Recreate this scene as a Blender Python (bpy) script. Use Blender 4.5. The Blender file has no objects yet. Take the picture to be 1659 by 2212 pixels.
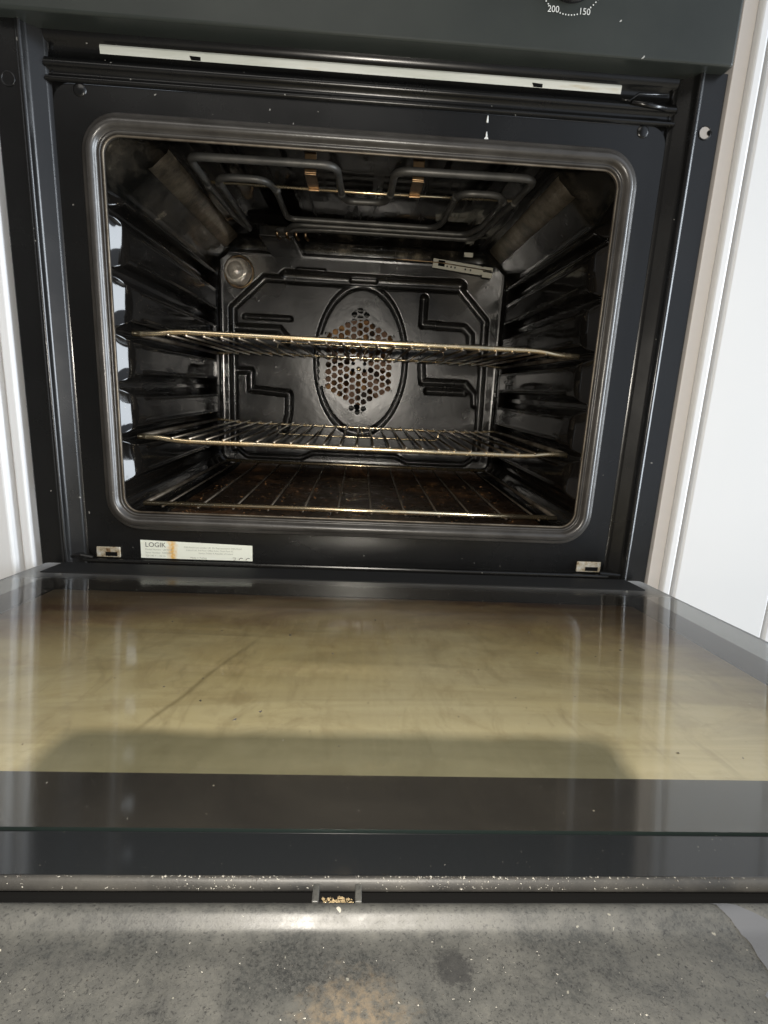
import bpy, bmesh, math, random
import numpy as np
from mathutils import Vector, Matrix
random.seed(7); np.random.seed(7)
S = 0.001                      # everything below is written in millimetres
scene = bpy.context.scene
C = scene.collection

# ------------------------------------------------------------------ camera
cd = bpy.data.cameras.new('camera'); cam = bpy.data.objects.new('camera', cd); C.objects.link(cam)
cd.sensor_fit = 'VERTICAL'; cd.sensor_height = 36.0; cd.lens = 36*1157.86/2212
cd.clip_start = 0.01; cd.clip_end = 50
Rt = Vector((0.99807, -0.04008, 0.04745)); Up = Vector((-0.03721, 0.22587, 0.97345)); Fw = Vector((0.04973, 0.97333, -0.22394))
m = Matrix.Identity(4)
for i in range(3):
    m[i][0] = Rt[i]; m[i][1] = Up[i]; m[i][2] = -Fw[i]
m[0][3], m[1][3], m[2][3] = 3.21*S, -502.93*S, 158.65*S
cam.matrix_world = m
scene.camera = cam

# ------------------------------------------------------------------ world, lamps, exposure
w = bpy.data.worlds.new('World'); scene.world = w; w.use_nodes = True
nt = w.node_tree; nt.nodes.clear()
wo = nt.nodes.new('ShaderNodeOutputWorld'); bg = nt.nodes.new('ShaderNodeBackground')
tc = nt.nodes.new('ShaderNodeTexCoord'); sx = nt.nodes.new('ShaderNodeSeparateXYZ'); cr = nt.nodes.new('ShaderNodeValToRGB')
mr = nt.nodes.new('ShaderNodeMapRange'); mr.inputs[1].default_value = -1; mr.inputs[2].default_value = 1
nt.links.new(tc.outputs['Generated'], sx.inputs[0]); nt.links.new(sx.outputs[0], mr.inputs[0]); nt.links.new(mr.outputs[0], cr.inputs[0])
e = cr.color_ramp.elements
e[0].position = 0.0; e[0].color = (0.20, 0.19, 0.18, 1)
e[1].position = 1.0; e[1].color = (0.75, 0.83, 0.95, 1)
a = e.new(0.45); a.color = (0.028, 0.030, 0.030, 1)
a = e.new(0.58); a.color = (0.065, 0.072, 0.082, 1)
a = e.new(0.70); a.color = (0.58, 0.64, 0.73, 1)
nt.links.new(cr.outputs[0], bg.inputs[0]); bg.inputs[1].default_value = 1.0
nt.links.new(bg.outputs[0], wo.inputs[0])

def area_lamp(name, loc, target, sx_, sy_, power, col):
    l = bpy.data.lights.new(name, 'AREA'); l.shape = 'RECTANGLE'; l.size = sx_; l.size_y = sy_; l.energy = power; l.color = col
    o = bpy.data.objects.new(name, l); C.objects.link(o); o.location = loc
    o.rotation_euler = (Vector(target)-Vector(loc)).to_track_quat('-Z', 'Y').to_euler(); return o
area_lamp('window_light', (2.2, -0.55, 0.30), (0, -0.1, 0.2), 0.75, 1.6, 66, (0.86, 0.93, 1.0))
area_lamp('room_light', (-0.5, -1.7, 1.9), (0, 0, 0.0), 1.4, 1.0, 9, (1.0, 0.95, 0.88))
fl = bpy.data.lights.new('phone_flash', 'POINT'); fl.energy = 7.0; fl.shadow_soft_size = 0.005; fl.color = (1.0, 0.93, 0.82)
flo = bpy.data.objects.new('phone_flash', fl); C.objects.link(flo); flo.location = (0.002, -0.512, 0.182)
scene.view_settings.view_transform = 'Standard'; scene.view_settings.look = 'None'
scene.view_settings.exposure = 0.0; scene.view_settings.gamma = 1.0

# ------------------------------------------------------------------ materials
class NG:
    def __init__(s, mat):
        s.t = mat.node_tree; s.n = s.t.nodes; s.l = s.t.links
    def new(s, typ, **kw):
        n = s.n.new(typ)
        for k, v in kw.items(): setattr(n, k, v)
        return n
    def link(s, a, b): s.l.new(a, b)
    def coord(s): 
        return s.new('ShaderNodeTexCoord').outputs['Object']
    def noise(s, scale, detail=4, rough=.55, vec=None, stretch=None, dist=0):
        n = s.new('ShaderNodeTexNoise'); n.inputs['Scale'].default_value = scale; n.inputs['Detail'].default_value = detail
        n.inputs['Roughness'].default_value = rough; n.inputs['Distortion'].default_value = dist
        v = vec or s.coord()
        if stretch:
            mp = s.new('ShaderNodeMapping'); mp.inputs['Scale'].default_value = stretch; s.link(v, mp.inputs[0]); v = mp.outputs[0]
        s.link(v, n.inputs['Vector']); return n.outputs[0]
    def ramp(s, fac, stops):
        r = s.new('ShaderNodeValToRGB'); el = r.color_ramp.elements
        el[0].position, el[0].color = stops[0][0], c4(stops[0][1]); el[1].position, el[1].color = stops[-1][0], c4(stops[-1][1])
        for p, c in stops[1:-1]:
            q = el.new(p); q.color = c4(c)
        s.link(fac, r.inputs[0]); return r.outputs[0]
    def mix(s, fac, a, b):
        n = s.new('ShaderNodeMix', data_type='RGBA'); 
        if isinstance(fac, (int, float)): n.inputs[0].default_value = fac
        else: s.link(fac, n.inputs[0])
        for i, v in ((6, a), (7, b)):
            if isinstance(v, tuple): n.inputs[i].default_value = c4(v)
            else: s.link(v, n.inputs[i])
        return n.outputs[2]
    def math(s, op, a, b=0.0, clamp=False):
        n = s.new('ShaderNodeMath', operation=op); n.use_clamp = clamp
        for i, v in ((0, a), (1, b)):
            if isinstance(v, (int, float)): n.inputs[i].default_value = v
            else: s.link(v, n.inputs[i])
        return n.outputs[0]
    def specks(s, scale, size, seed=0.0, keep=.5):
        """small round marks scattered unevenly: 1 inside a mark"""
        v = s.new('ShaderNodeTexVoronoi'); v.inputs['Scale'].default_value = scale
        mp = s.new('ShaderNodeMapping'); mp.inputs['Location'].default_value = (seed, seed*1.7, seed*.6)
        s.link(s.coord(), mp.inputs[0])
        dn = s.new('ShaderNodeTexNoise'); dn.inputs['Scale'].default_value = scale*1.7; s.link(mp.outputs[0], dn.inputs['Vector'])
        va = s.new('ShaderNodeVectorMath', operation='MULTIPLY_ADD'); va.inputs[1].default_value = (.6/scale,)*3
        s.link(dn.outputs['Color'], va.inputs[0]); s.link(mp.outputs[0], va.inputs[2])
        s.link(va.outputs[0], v.inputs['Vector'])
        sc = s.new('ShaderNodeSeparateColor'); s.link(v.outputs['Color'], sc.inputs[0])
        thr = s.math('MULTIPLY', s.math('SUBTRACT', sc.outputs[0], keep, True), size*.42/(1-keep+1e-6))
        return s.math('LESS_THAN', v.outputs['Distance'], thr)
def c4(c):
    if isinstance(c, (int, float)): c = (c, c, c)
    return (c[0], c[1], c[2], 1.0) if len(c) == 3 else c
def mat(name, col=.5, rough=.5, metal=0.0, spec=.5, coat=0.0, fn=None):
    m = bpy.data.materials.new(name); m.use_nodes = True
    b = m.node_tree.nodes['Principled BSDF']
    b.inputs['Base Color'].default_value = c4(col); b.inputs['Roughness'].default_value = rough
    b.inputs['Metallic'].default_value = metal; b.inputs['Specular IOR Level'].default_value = spec
    b.inputs['Coat Weight'].default_value = coat; b.inputs['Coat Roughness'].default_value = .06
    g = NG(m)
    if fn: fn(g, b)
    return m
def bump(g, b, h, strength, dist):
    n = g.new('ShaderNodeBump'); n.inputs['Strength'].default_value = strength; n.inputs['Distance'].default_value = dist
    g.link(h, n.inputs['Height']); g.link(n.outputs[0], b.inputs['Normal'])

def f_enamel(g, b):
    n = g.noise(9, 6, .65); sp = g.specks(260, .34, 3.1, .72)
    col = g.ramp(n, [(.3, (.0035, .0033, .003)), (.62, (.008, .007, .006)), (.82, (.03, .022, .015))])
    col = g.mix(g.math('MULTIPLY', sp, .5), col, (.22, .17, .11)); g.link(col, b.inputs['Base Color'])
    yy = g.new('ShaderNodeSeparateXYZ'); g.link(g.coord(), yy.inputs[0])
    inn = g.math('MULTIPLY', g.math('SUBTRACT', yy.outputs[1], .058), 18.0, True)
    st = g.ramp(g.noise(42, 5, .62, stretch=(1, .10, 1), dist=.6), [(.46, 0.0), (.56, .12), (.68, .42)])
    g.link(g.math('ADD', .07, g.math('MULTIPLY', st, inn)), b.inputs['Roughness'])
    bump(g, b, g.noise(26, 2, .4), .10, .004)
enamel = mat('black_enamel', spec=.45, fn=f_enamel)
def f_back(g, b):
    n = g.noise(14, 7, .7); sp = g.specks(520, .3, 1.3, .72)
    col = g.ramp(n, [(.3, (.006, .0055, .005)), (.62, (.013, .0118, .010)), (.9, (.035, .03, .024))])
    col = g.mix(g.math('MULTIPLY', sp, .4), col, (.28, .24, .19)); g.link(col, b.inputs['Base Color'])
    g.link(g.ramp(g.noise(9, 4, .55), [(.3, .20), (.7, .36)]), b.inputs['Roughness'])
    bump(g, b, g.noise(90, 4, .6), .14, .0015)
backmat = mat('grimy_enamel', spec=1.0, fn=f_back)
def f_floor(g, b):
    n = g.noise(12, 8, .72, dist=.6)
    col = g.ramp(n, [(.35, (.012, .009, .007)), (.55, (.035, .020, .011)), (.64, (.14, .07, .03)), (.76, (.30, .17, .08))])
    sp = g.specks(300, .45, 5.2, .5)
    col = g.mix(g.math('MULTIPLY', sp, .55), col, (.25, .13, .06)); g.link(col, b.inputs['Base Color'])
    g.link(g.ramp(g.noise(40, 5, .6), [(.35, .18), (.7, .6)]), b.inputs['Roughness'])
    bump(g, b, g.noise(120, 6, .7), .5, .003)
floormat = mat('burnt_enamel', fn=f_floor)
def f_frame(g, b):
    n = g.noise(5, 6, .6); sp = g.specks(150, .30, 2.2, .86)
    col = g.ramp(n, [(.3, (.004, .004, .004)), (.7, (.009, .009, .009))])
    col = g.mix(g.math('MULTIPLY', sp, .7), col, (.35, .34, .31)); g.link(col, b.inputs['Base Color'])
    g.link(g.ramp(g.noise(9, 6, .6), [(.3, .20), (.75, .34)]), b.inputs['Roughness'])
    bump(g, b, g.noise(14, 2, .4), .03, .001)
framemat = mat('black_frame_paint', spec=.6, fn=f_frame)
def f_ctrl(g, b):
    n = g.noise(7, 6, .6); sp = g.specks(95, .22, 8.2, .86)
    col = g.ramp(n, [(.3, (.020, .024, .0215)), (.7, (.034, .039, .034))])
    col = g.mix(g.math('MULTIPLY', sp, .8), col, (.5, .5, .48)); g.link(col, b.inputs['Base Color'])
    g.link(g.ramp(g.noise(12, 6, .7), [(.3, .34), (.75, .5)]), b.inputs['Roughness'])
ctrlmat = mat('control_panel_black', fn=f_ctrl)
def f_rubber(g, b):
    n = g.noise(25, 6, .65); col = g.ramp(n, [(.3, (.026, .023, .020)), (.7, (.065, .060, .054))]); g.link(col, b.inputs['Base Color'])
    bump(g, b, g.noise(200, 3), .15, .001)
rubber = mat('grey_rubber', rough=.33, spec=.8, fn=f_rubber)
rubber_dark = mat('dark_rubber', (.05, .048, .045), .45)
def f_chrome(g, b):
    g.link(g.ramp(g.noise(30, 5, .6), [(.35, (1.0, .88, .64)), (.7, (.95, .70, .38))]), b.inputs['Base Color'])
    g.link(g.ramp(g.noise(60, 4, .6), [(.3, .17), (.7, .33)]), b.inputs['Roughness'])
chrome = mat('tarnished_chrome', metal=.96, fn=f_chrome)
def f_wire(g, b):
    g.link(g.ramp(g.noise(40, 5, .6), [(.35, (.50, .43, .34)), (.7, (.20, .15, .10))]), b.inputs['Base Color'])
wire = mat('tarnished_wire', rough=.33, metal=1, fn=f_wire)
def f_dull(g, b):
    g.link(g.ramp(g.noise(40, 5, .6), [(.35, (.22, .19, .15)), (.7, (.06, .045, .03))]), b.inputs['Base Color'])
dullwire = mat('dull_dark_wire', rough=.5, metal=.7, fn=f_dull)  # dark wire tone; on side bars the cavity's shade is put into the colour
def f_elem(g, b):
    g.link(g.ramp(g.noise(45, 6, .65), [(.3, (.055, .055, .052)), (.7, (.13, .125, .115))]), b.inputs['Base Color'])
    bump(g, b, g.noise(400, 3), .2, .0006)
elem = mat('heating_tube_grey', rough=.46, metal=.55, fn=f_elem)
def f_brass(g, b):
    g.link(g.ramp(g.noise(60, 5, .6), [(.3, (.45, .31, .18)), (.7, (.20, .13, .07))]), b.inputs['Base Color'])
brass = mat('heat_tinted_steel', rough=.32, metal=1, fn=f_brass)
def f_fan(g, b):
    g.link(g.ramp(g.noise(55, 2, .5), [(.38, (.02, .010, .004)), (.5, (.13, .058, .016)), (.64, (.36, .19, .07))]), b.inputs['Base Color'])
fanmat = mat('fan_golden_steel', rough=.5, metal=.45, fn=f_fan)
void = mat('dark_void', (.004, .004, .004), .9, spec=.1)
def f_white(g, b):
    g.link(g.ramp(g.noise(2.5, 3), [(.3, (.74, .75, .76)), (.7, (.79, .79, .79))]), b.inputs['Base Color'])
    g.link(g.ramp(g.noise(7, 6, .6), [(.3, .10), (.7, .28)]), b.inputs['Roughness'])
white = mat('white_gloss_cabinet', rough=.16, spec=.5, fn=f_white)
whiteside = mat('shade_tinted_white_edge', (.70, .665, .635), .35)  # white dulled and warmed: shadow beside the oven put into the colour
def f_strip(g, b):
    g.link(g.ramp(g.noise(30, 6, .7, stretch=(.3, 1, 3)), [(.3, (.46, .47, .40)), (.62, (.62, .62, .56)), (.75, (.46, .40, .26))]), b.inputs['Base Color'])
stripmat = mat('aged_white_metal', rough=.4, fn=f_strip)
def f_hinge(g, b):
    g.link(g.ramp(g.noise(180, 6, .7), [(.35, (.62, .60, .54)), (.55, (.45, .38, .26)), (.66, (.16, .08, .03))]), b.inputs['Base Color'])
    bump(g, b, g.noise(200, 4), .4, .001)
hingemat = mat('rusty_plated_steel', rough=.4, metal=.3, fn=f_hinge)
def f_label(g, b):
    geo = g.new('ShaderNodeSeparateXYZ'); g.link(g.coord(), geo.inputs[0])
    d = g.math('ABSOLUTE', g.math('ADD', geo.outputs[0], .1775))
    d = g.math('ADD', d, g.math('MULTIPLY', g.math('SUBTRACT', g.noise(260, 4), .5), .008))
    st = g.math('SUBTRACT', 1.0, g.math('DIVIDE', d, .0055), True)
    st = g.math('MULTIPLY', st, g.math('MULTIPLY', g.noise(420, 4), 1.9), True)
    g.link(g.mix(st, (.80, .82, .72), (.72, .42, .10)), b.inputs['Base Color'])
labelmat = mat('rating_label_paper', rough=.45, fn=f_label)
ink = mat('grey_ink', (.09, .09, .085), .6)
inkfaint = mat('faint_ink', (.34, .35, .31), .6)
markwhite = mat('white_marking', (.75, .76, .74), .5)
knobmat = mat('black_knob', (.012, .012, .013), .18)
plugmat = mat('plug_white', (.42, .39, .36), .5)
def f_lampglass(g, b):
    g.link(g.ramp(g.noise(90, 4), [(.3, (.42, .38, .32)), (.7, (.70, .64, .55))]), b.inputs['Base Color'])
    bump(g, b, g.noise(110, 2), .8, .004)
lampglass = mat('cloudy_lamp_glass', rough=.12, metal=.35, coat=.6, fn=f_lampglass)
ceramic = mat('cream_ceramic', (.62, .60, .50), .4)
def f_ceil(g, b):
    n = g.noise(16, 7, .7)
    g.link(g.ramp(n, [(.45, (.004, .004, .0035)), (.60, (.03, .026, .02)), (.70, (.20, .17, .12))]), b.inputs['Base Color'])
    g.link(g.ramp(g.noise(30, 6, .6), [(.3, .10), (.7, .28)]), b.inputs['Roughness'])
    bump(g, b, g.noise(40, 3, .5), .14, .003)
ceilmat = mat('stained_enamel', spec=.6, fn=f_ceil)
# door
def f_grime(g, b):
    o = g.new('ShaderNodeSeparateXYZ'); g.link(g.coord(), o.inputs[0])
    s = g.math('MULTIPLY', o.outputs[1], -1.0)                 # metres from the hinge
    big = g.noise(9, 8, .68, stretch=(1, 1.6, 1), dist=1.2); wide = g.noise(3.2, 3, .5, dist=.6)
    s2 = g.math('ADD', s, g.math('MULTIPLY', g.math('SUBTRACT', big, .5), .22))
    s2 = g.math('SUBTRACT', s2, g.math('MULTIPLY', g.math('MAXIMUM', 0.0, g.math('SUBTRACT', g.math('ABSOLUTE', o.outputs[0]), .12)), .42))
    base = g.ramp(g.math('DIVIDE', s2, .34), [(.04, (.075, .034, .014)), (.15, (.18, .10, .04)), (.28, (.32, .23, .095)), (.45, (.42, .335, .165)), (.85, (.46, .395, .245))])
    wipe = g.noise(5, 6, .6, stretch=(.5, 3.2, 1), dist=2.4)
    base = g.mix(g.math('MULTIPLY', g.ramp(wipe, [(.45, 0.0), (.66, 1.0)]), .55), base, (.21, .155, .07))
    base = g.mix(g.math('MULTIPLY', g.ramp(wide, [(.45, 0.0), (.7, 1.0)]), .35), base, (.45, .41, .31))
    dr = g.noise(60, 5, .7, stretch=(1, .35, 1), dist=.8)
    col = g.mix(g.math('MULTIPLY', g.ramp(dr, [(.50, 0.0), (.70, 1.0)]), .34), base, (.14, .095, .04))
    blot = g.noise(18, 7, .75, dist=1.5); col = g.mix(g.math('MULTIPLY', g.ramp(blot, [(.52, 0.0), (.60, 1.0)]), .22), col, (.20, .135, .06))
    sp = g.specks(160, .22, 4.4, .86); col = g.mix(g.math('MULTIPLY', sp, .4), col, (.66, .6, .46))
    sp = g.specks(75, .14, 2.4, .90); col = g.mix(sp, col, (.03, .022, .015))
    ln = g.math('ADD', g.math('ADD', o.outputs[0], .060), g.math('MULTIPLY', g.math('SUBTRACT', s, .104), .27))
    ln = g.math('ABSOLUTE', g.math('ADD', ln, g.math('MULTIPLY', g.math('SUBTRACT', g.noise(14, 3), .5), .012)))
    lm = g.math('SUBTRACT', 1.0, g.math('DIVIDE', ln, .0026), True)
    lm = g.math('MULTIPLY', lm, g.math('MULTIPLY', g.math('MULTIPLY', g.math('SUBTRACT', s, .095), 14.0, True), g.math('MULTIPLY', g.math('SUBTRACT', .262, s), 40.0, True)))
    col = g.mix(g.math('MULTIPLY', lm, .62), col, (.16, .12, .055))
    # darker olive band with rounded corners near the free edge of the lower pane
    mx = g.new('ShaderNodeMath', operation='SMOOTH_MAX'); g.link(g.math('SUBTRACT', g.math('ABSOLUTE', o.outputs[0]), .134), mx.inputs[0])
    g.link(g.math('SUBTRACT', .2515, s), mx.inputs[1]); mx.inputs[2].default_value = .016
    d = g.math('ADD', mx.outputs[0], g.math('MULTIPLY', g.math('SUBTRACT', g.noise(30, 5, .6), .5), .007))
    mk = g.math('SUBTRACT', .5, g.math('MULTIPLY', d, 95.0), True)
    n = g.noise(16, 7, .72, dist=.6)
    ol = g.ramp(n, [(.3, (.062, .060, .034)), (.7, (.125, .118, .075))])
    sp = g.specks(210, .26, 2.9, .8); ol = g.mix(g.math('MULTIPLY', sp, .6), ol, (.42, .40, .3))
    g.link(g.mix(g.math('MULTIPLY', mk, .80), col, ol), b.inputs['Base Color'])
    g.link(g.ramp(g.noise(15, 4), [(.3, .35), (.7, .5)]), b.inputs['Roughness'])
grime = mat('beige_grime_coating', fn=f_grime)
def f_print(g, b):
    sp = g.specks(210, .22, 6.4, .84)
    g.link(g.mix(g.math('MULTIPLY', sp, .6), (.014, .013, .013), (.35, .32, .26)), b.inputs['Base Color'])
printed = mat('black_printed_border', rough=.09, fn=f_print)
def f_win(g, b):
    sp = g.specks(190, .22, 2.9, .8); n = g.noise(10, 6, .7)
    col = g.ramp(n, [(.3, (.11, .11, .062)), (.7, (.165, .16, .10))])
    g.link(g.mix(g.math('MULTIPLY', sp, .6), col, (.5, .48, .38)), b.inputs['Base Color'])
winmat = mat('olive_speckled_band', rough=.4, fn=f_win)
def make_glass(name, tint, film, film_col):
    m = bpy.data.materials.new(name); m.use_nodes = True; g = NG(m); g.n.clear()
    out = g.new('ShaderNodeOutputMaterial'); tr = g.new('ShaderNodeBsdfTransparent'); tr.inputs[0].default_value = c4(tint)
    df = g.new('ShaderNodeBsdfDiffuse'); gl = g.new('ShaderNodeBsdfGlossy'); gl.inputs['Roughness'].default_value = .03
    g.link(g.ramp(g.noise(18, 5, .6), [(.3, .04), (.75, .13)]), gl.inputs['Roughness'])
    og = g.new('ShaderNodeSeparateXYZ'); g.link(g.coord(), og.inputs[0])
    rr_ = g.math('MULTIPLY', g.math('ADD', og.outputs[1], .060), 14.0, True)
    g.link(g.math('ADD', g.ramp(g.noise(18, 5, .6), [(.3, .04), (.75, .13)]), g.math('MULTIPLY', rr_, 1.0)), gl.inputs['Roughness'])
    df.inputs[0].default_value = c4(film_col)
    n = g.ramp(g.noise(8, 7, .65, dist=.8), [(.35, film*.3), (.75, film*1.5)])
    sp = g.specks(150, .20, 9.1, .80)
    fac = g.math('ADD', n, g.math('MULTIPLY', sp, .22), True)
    m1 = g.new('ShaderNodeMixShader'); g.link(fac, m1.inputs[0]); g.link(tr.outputs[0], m1.inputs[1]); g.link(df.outputs[0], m1.inputs[2])
    geo = g.new('ShaderNodeNewGeometry'); dt = g.new('ShaderNodeVectorMath', operation='DOT_PRODUCT')
    g.link(geo.outputs['Normal'], dt.inputs[0]); g.link(geo.outputs['Incoming'], dt.inputs[1])
    sch = g.math('POWER', g.math('SUBTRACT', 1.0, g.math('ABSOLUTE', dt.outputs['Value']), True), 4.6)
    frf = g.math('ADD', .065, g.math('MULTIPLY', sch, .93), True)
    m2 = g.new('ShaderNodeMixShader'); g.link(frf, m2.inputs[0]); g.link(m1.outputs[0], m2.inputs[1]); g.link(gl.outputs[0], m2.inputs[2])
    g.link(m2.outputs[0], out.inputs[0]); return m
doorglass = make_glass('door_glass', (.96, .97, .94), .018, (.62, .55, .42))
def f_edge(g, b): pass
glassedge = mat('green_glass_edge', (.008, .012, .011), .3)
def f_trim(g, b):
    n = g.noise(26, 8, .75, dist=.5); n2 = g.noise(60, 6, .75)
    c = g.ramp(n, [(.34, (.009, .0095, .010)), (.48, (.023, .024, .0235)), (.70, (.038, .038, .036))])
    c = g.mix(g.ramp(n2, [(.42, 0.0), (.62, .8)]), c, (0.067, 0.066, 0.059))
    fine = g.noise(1000, 5, .85); c = g.mix(g.ramp(fine, [(.42, .0), (.60, .85)]), c, (.046, .046, .043)); c = g.mix(g.ramp(g.noise(1100, 3, .8, dist=.5), [(.54, 0.0), (.66, .85)]), c, (.012, .012, .012))
    sp = g.specks(330, .34, 7.7, .72); c = g.mix(g.math('MULTIPLY', sp, .75), c, (0.143, 0.139, 0.118))
    sp2 = g.specks(420, .36, 1.7, .72); c = g.mix(g.math('MULTIPLY', sp2, .7), c, (.018, .018, .018))
    sp3 = g.specks(75, .16, 3.7, .86); c = g.mix(sp3, c, (0.231, 0.218, 0.185))
    o = g.new('ShaderNodeVectorMath', operation='DISTANCE'); o.inputs[1].default_value = (.031, -.3885, -.003)
    dv = g.new('ShaderNodeMapping'); dv.inputs['Scale'].default_value = (1, 1, 0); g.link(g.coord(), dv.inputs[0])
    o.inputs[1].default_value = (.031, -.3885, 0); g.link(dv.outputs[0], o.inputs[0])
    d = g.math('ADD', o.outputs['Value'], g.math('MULTIPLY', g.math('SUBTRACT', g.noise(420, 6, .8), .5), .013))
    stn = g.math('SUBTRACT', 1.0, g.math('DIVIDE', d, .0050), True); stn = g.math('MULTIPLY', stn, 3.0, True)
    c = g.mix(g.math('MULTIPLY', stn, .75), c, (0.016, 0.016, 0.016)); 
    o2 = g.new('ShaderNodeVectorMath', operation='DISTANCE'); o2.inputs[1].default_value = (.0065, -.403, 0); g.link(dv.outputs[0], o2.inputs[0])
    d2 = g.math('ADD', o2.outputs['Value'], g.math('MULTIPLY', g.math('SUBTRACT', g.noise(260, 5, .7), .5), .022))
    st2 = g.math('MULTIPLY', g.math('SUBTRACT', 1.0, g.math('DIVIDE', d2, .016), True), 1.3, True)
    c = g.mix(g.math('MULTIPLY', st2, g.ramp(g.noise(600, 3, .7), [(.4, .1), (.6, .9)])), c, (0.101, 0.080, 0.055))
    g.link(c, b.inputs['Base Color'])
    g.link(g.ramp(n2, [(.3, .36), (.7, .6)]), b.inputs['Roughness'])
    bump(g, b, g.noise(900, 3, .7), .10, .0004)
trim = mat('dusty_black_plastic', spec=.42, fn=f_trim)
def f_rail(g, b):
    sp = g.specks(420, .42, 2.7, .45); n = g.noise(40, 6, .7)
    c = g.ramp(n, [(.3, (.012, .012, .012)), (.7, (.04, .038, .034))])
    g.link(g.mix(g.math('MULTIPLY', sp, .7), c, (.13, .125, .11)), b.inputs['Base Color'])
    bump(g, b, g.noise(900, 3, .7), .12, .0005)
rail = mat('fluffy_dusty_rail', rough=.5, spec=.4, fn=f_rail)
stripgloss = mat('black_gloss_strip', (.010, .011, .012), .08, spec=.5)
mattestrip = mat('matte_black_strip', (.010, .010, .010), .7, spec=.25)
filmmat = mat('smeared_film', (.055, .057, .062), .45)
lint = mat('pale_lint', (.22, .21, .185), .9)
crumb_b = mat('brown_crumb', (.40, .20, .08), .7)
crumb_l = mat('tan_crumb', (.20, .15, .08), .85)
darkspeck = mat('dark_speck', (.03, .025, .02), .6)

# ------------------------------------------------------------------ mesh helpers (millimetres)
def link(name, me, material=None, parent=None, smooth=True):
    o = bpy.data.objects.new(name, me); C.objects.link(o)
    if material:
        for mm in (material if isinstance(material, (list, tuple)) else [material]): me.materials.append(mm)
    if smooth and len(me.polygons): me.polygons.foreach_set('use_smooth', [True]*len(me.polygons))
    if parent: o.parent = parent
    return o
def pydata(v, f):
    me = bpy.data.meshes.new('mesh'); me.from_pydata([tuple(float(c)*S for c in p) for p in v], [], f); me.update(); return me
class MB:
    def __init__(s): s.v = []; s.f = []; s.mi = []; s.cur = 0
    def add(s, v, f):
        k = len(s.v); s.v += [tuple(p) for p in v]; s.f += [tuple(i+k for i in q) for q in f]; s.mi += [s.cur]*len(f)
    def box(s, x0, x1, y0, y1, z0, z1):
        s.add([(x0,y0,z0),(x1,y0,z0),(x1,y1,z0),(x0,y1,z0),(x0,y0,z1),(x1,y0,z1),(x1,y1,z1),(x0,y1,z1)],
              [(0,3,2,1),(4,5,6,7),(0,1,5,4),(1,2,6,5),(2,3,7,6),(3,0,4,7)])
    def tube(s, pts, r, n=10, closed=False, caps=True):
        P = [Vector(p) for p in pts]; N = len(P); rings = []
        prev = None
        for i in range(N):
            if closed: t = (P[(i+1) % N]-P[i-1]).normalized()
            else: t = (P[min(i+1, N-1)]-P[max(i-1, 0)]).normalized()
            if prev is None:
                a = Vector((0, 0, 1)) if abs(t.z) < .9 else Vector((1, 0, 0))
                u = t.cross(a).normalized()
            else: u = (prev-t*prev.dot(t)).normalized()
            prev = u; wv = t.cross(u); rr = r[i] if isinstance(r, (list, tuple)) else r
            rings.append([P[i]+(u*math.cos(2*math.pi*k/n)+wv*math.sin(2*math.pi*k/n))*rr for k in range(n)])
        v = [p for q in rings for p in q]; f = []
        for i in range(N if closed else N-1):
            j = (i+1) % N
            for k in range(n): f.append((i*n+k, i*n+(k+1) % n, j*n+(k+1) % n, j*n+k))
        if caps and not closed: f.append(tuple(range(n-1, -1, -1))); f.append(tuple((N-1)*n+k for k in range(n)))
        s.add(v, f)
    def disc(s, c, r, n=24, axis='y', dome=0, ring=5):
        """round cap facing -y (axis y) with an optional dome height"""
        v = []; f = []
        for q in range(ring+1):
            a = q/ring; rr = r*math.sin(a*math.pi/2) if dome else r*a; h = dome*math.cos(a*math.pi/2)
            if q == 0: v.append((c[0], c[1]-dome, c[2])); continue
            for k in range(n):
                t = 2*math.pi*k/n; v.append((c[0]+rr*math.cos(t), c[1]-h, c[2]+rr*math.sin(t)))
        for k in range(n): f.append((0, 1+k, 1+(k+1) % n))
        for q in range(ring-1):
            for k in range(n): 
                a0 = 1+q*n; f.append((a0+k, a0+n+k, a0+n+(k+1) % n, a0+(k+1) % n))
        s.add(v, f)
    def build(s, name, material, parent=None, smooth=False, bevel=0):
        me = pydata(s.v, s.f)
        o = link(name, me, material, parent, smooth)
        if any(s.mi): me.polygons.foreach_set('material_index', s.mi)
        if bevel:
            b = o.modifiers.new('b', 'BEVEL'); b.width = bevel*S; b.segments = 3; b.limit_method = 'ANGLE'; b.harden_normals = False
        return o
def rounded(path, rad, n=6):
    """fillet the corners of an open polyline"""
    P = [Vector(p) for p in path]; out = [P[0]]
    for i in range(1, len(P)-1):
        a, b, c = P[i-1], P[i], P[i+1]; u = (a-b); v = (c-b)
        r = rad[i] if isinstance(rad, dict) and i in rad else (rad if not isinstance(rad, dict) else rad.get('d', 5))
        d = min(r, u.length*.49, v.length*.49)
        p0, p1 = b+u.normalized()*d, b+v.normalized()*d
        for k in range(n+1):
            t = k/n; out.append(p0*(1-t)**2+b*2*t*(1-t)+p1*t*t)
    out.append(P[-1]); return out
def rrect(x0, x1, z0, z1, r, n=8, e=1):
    """points of a rounded rectangle, counter-clockwise seen from -y; e = points along each straight side"""
    pts = []
    cs = [(x1-r, z0+r, -90), (x1-r, z1-r, 0), (x0+r, z1-r, 90), (x0+r, z0+r, 180)]
    for (cx, cz, a0) in cs:
        for k in range(n+1):
            a = math.radians(a0+90*k/n); pts.append((cx+r*math.cos(a), cz+r*math.sin(a)))
    return pts
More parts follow.
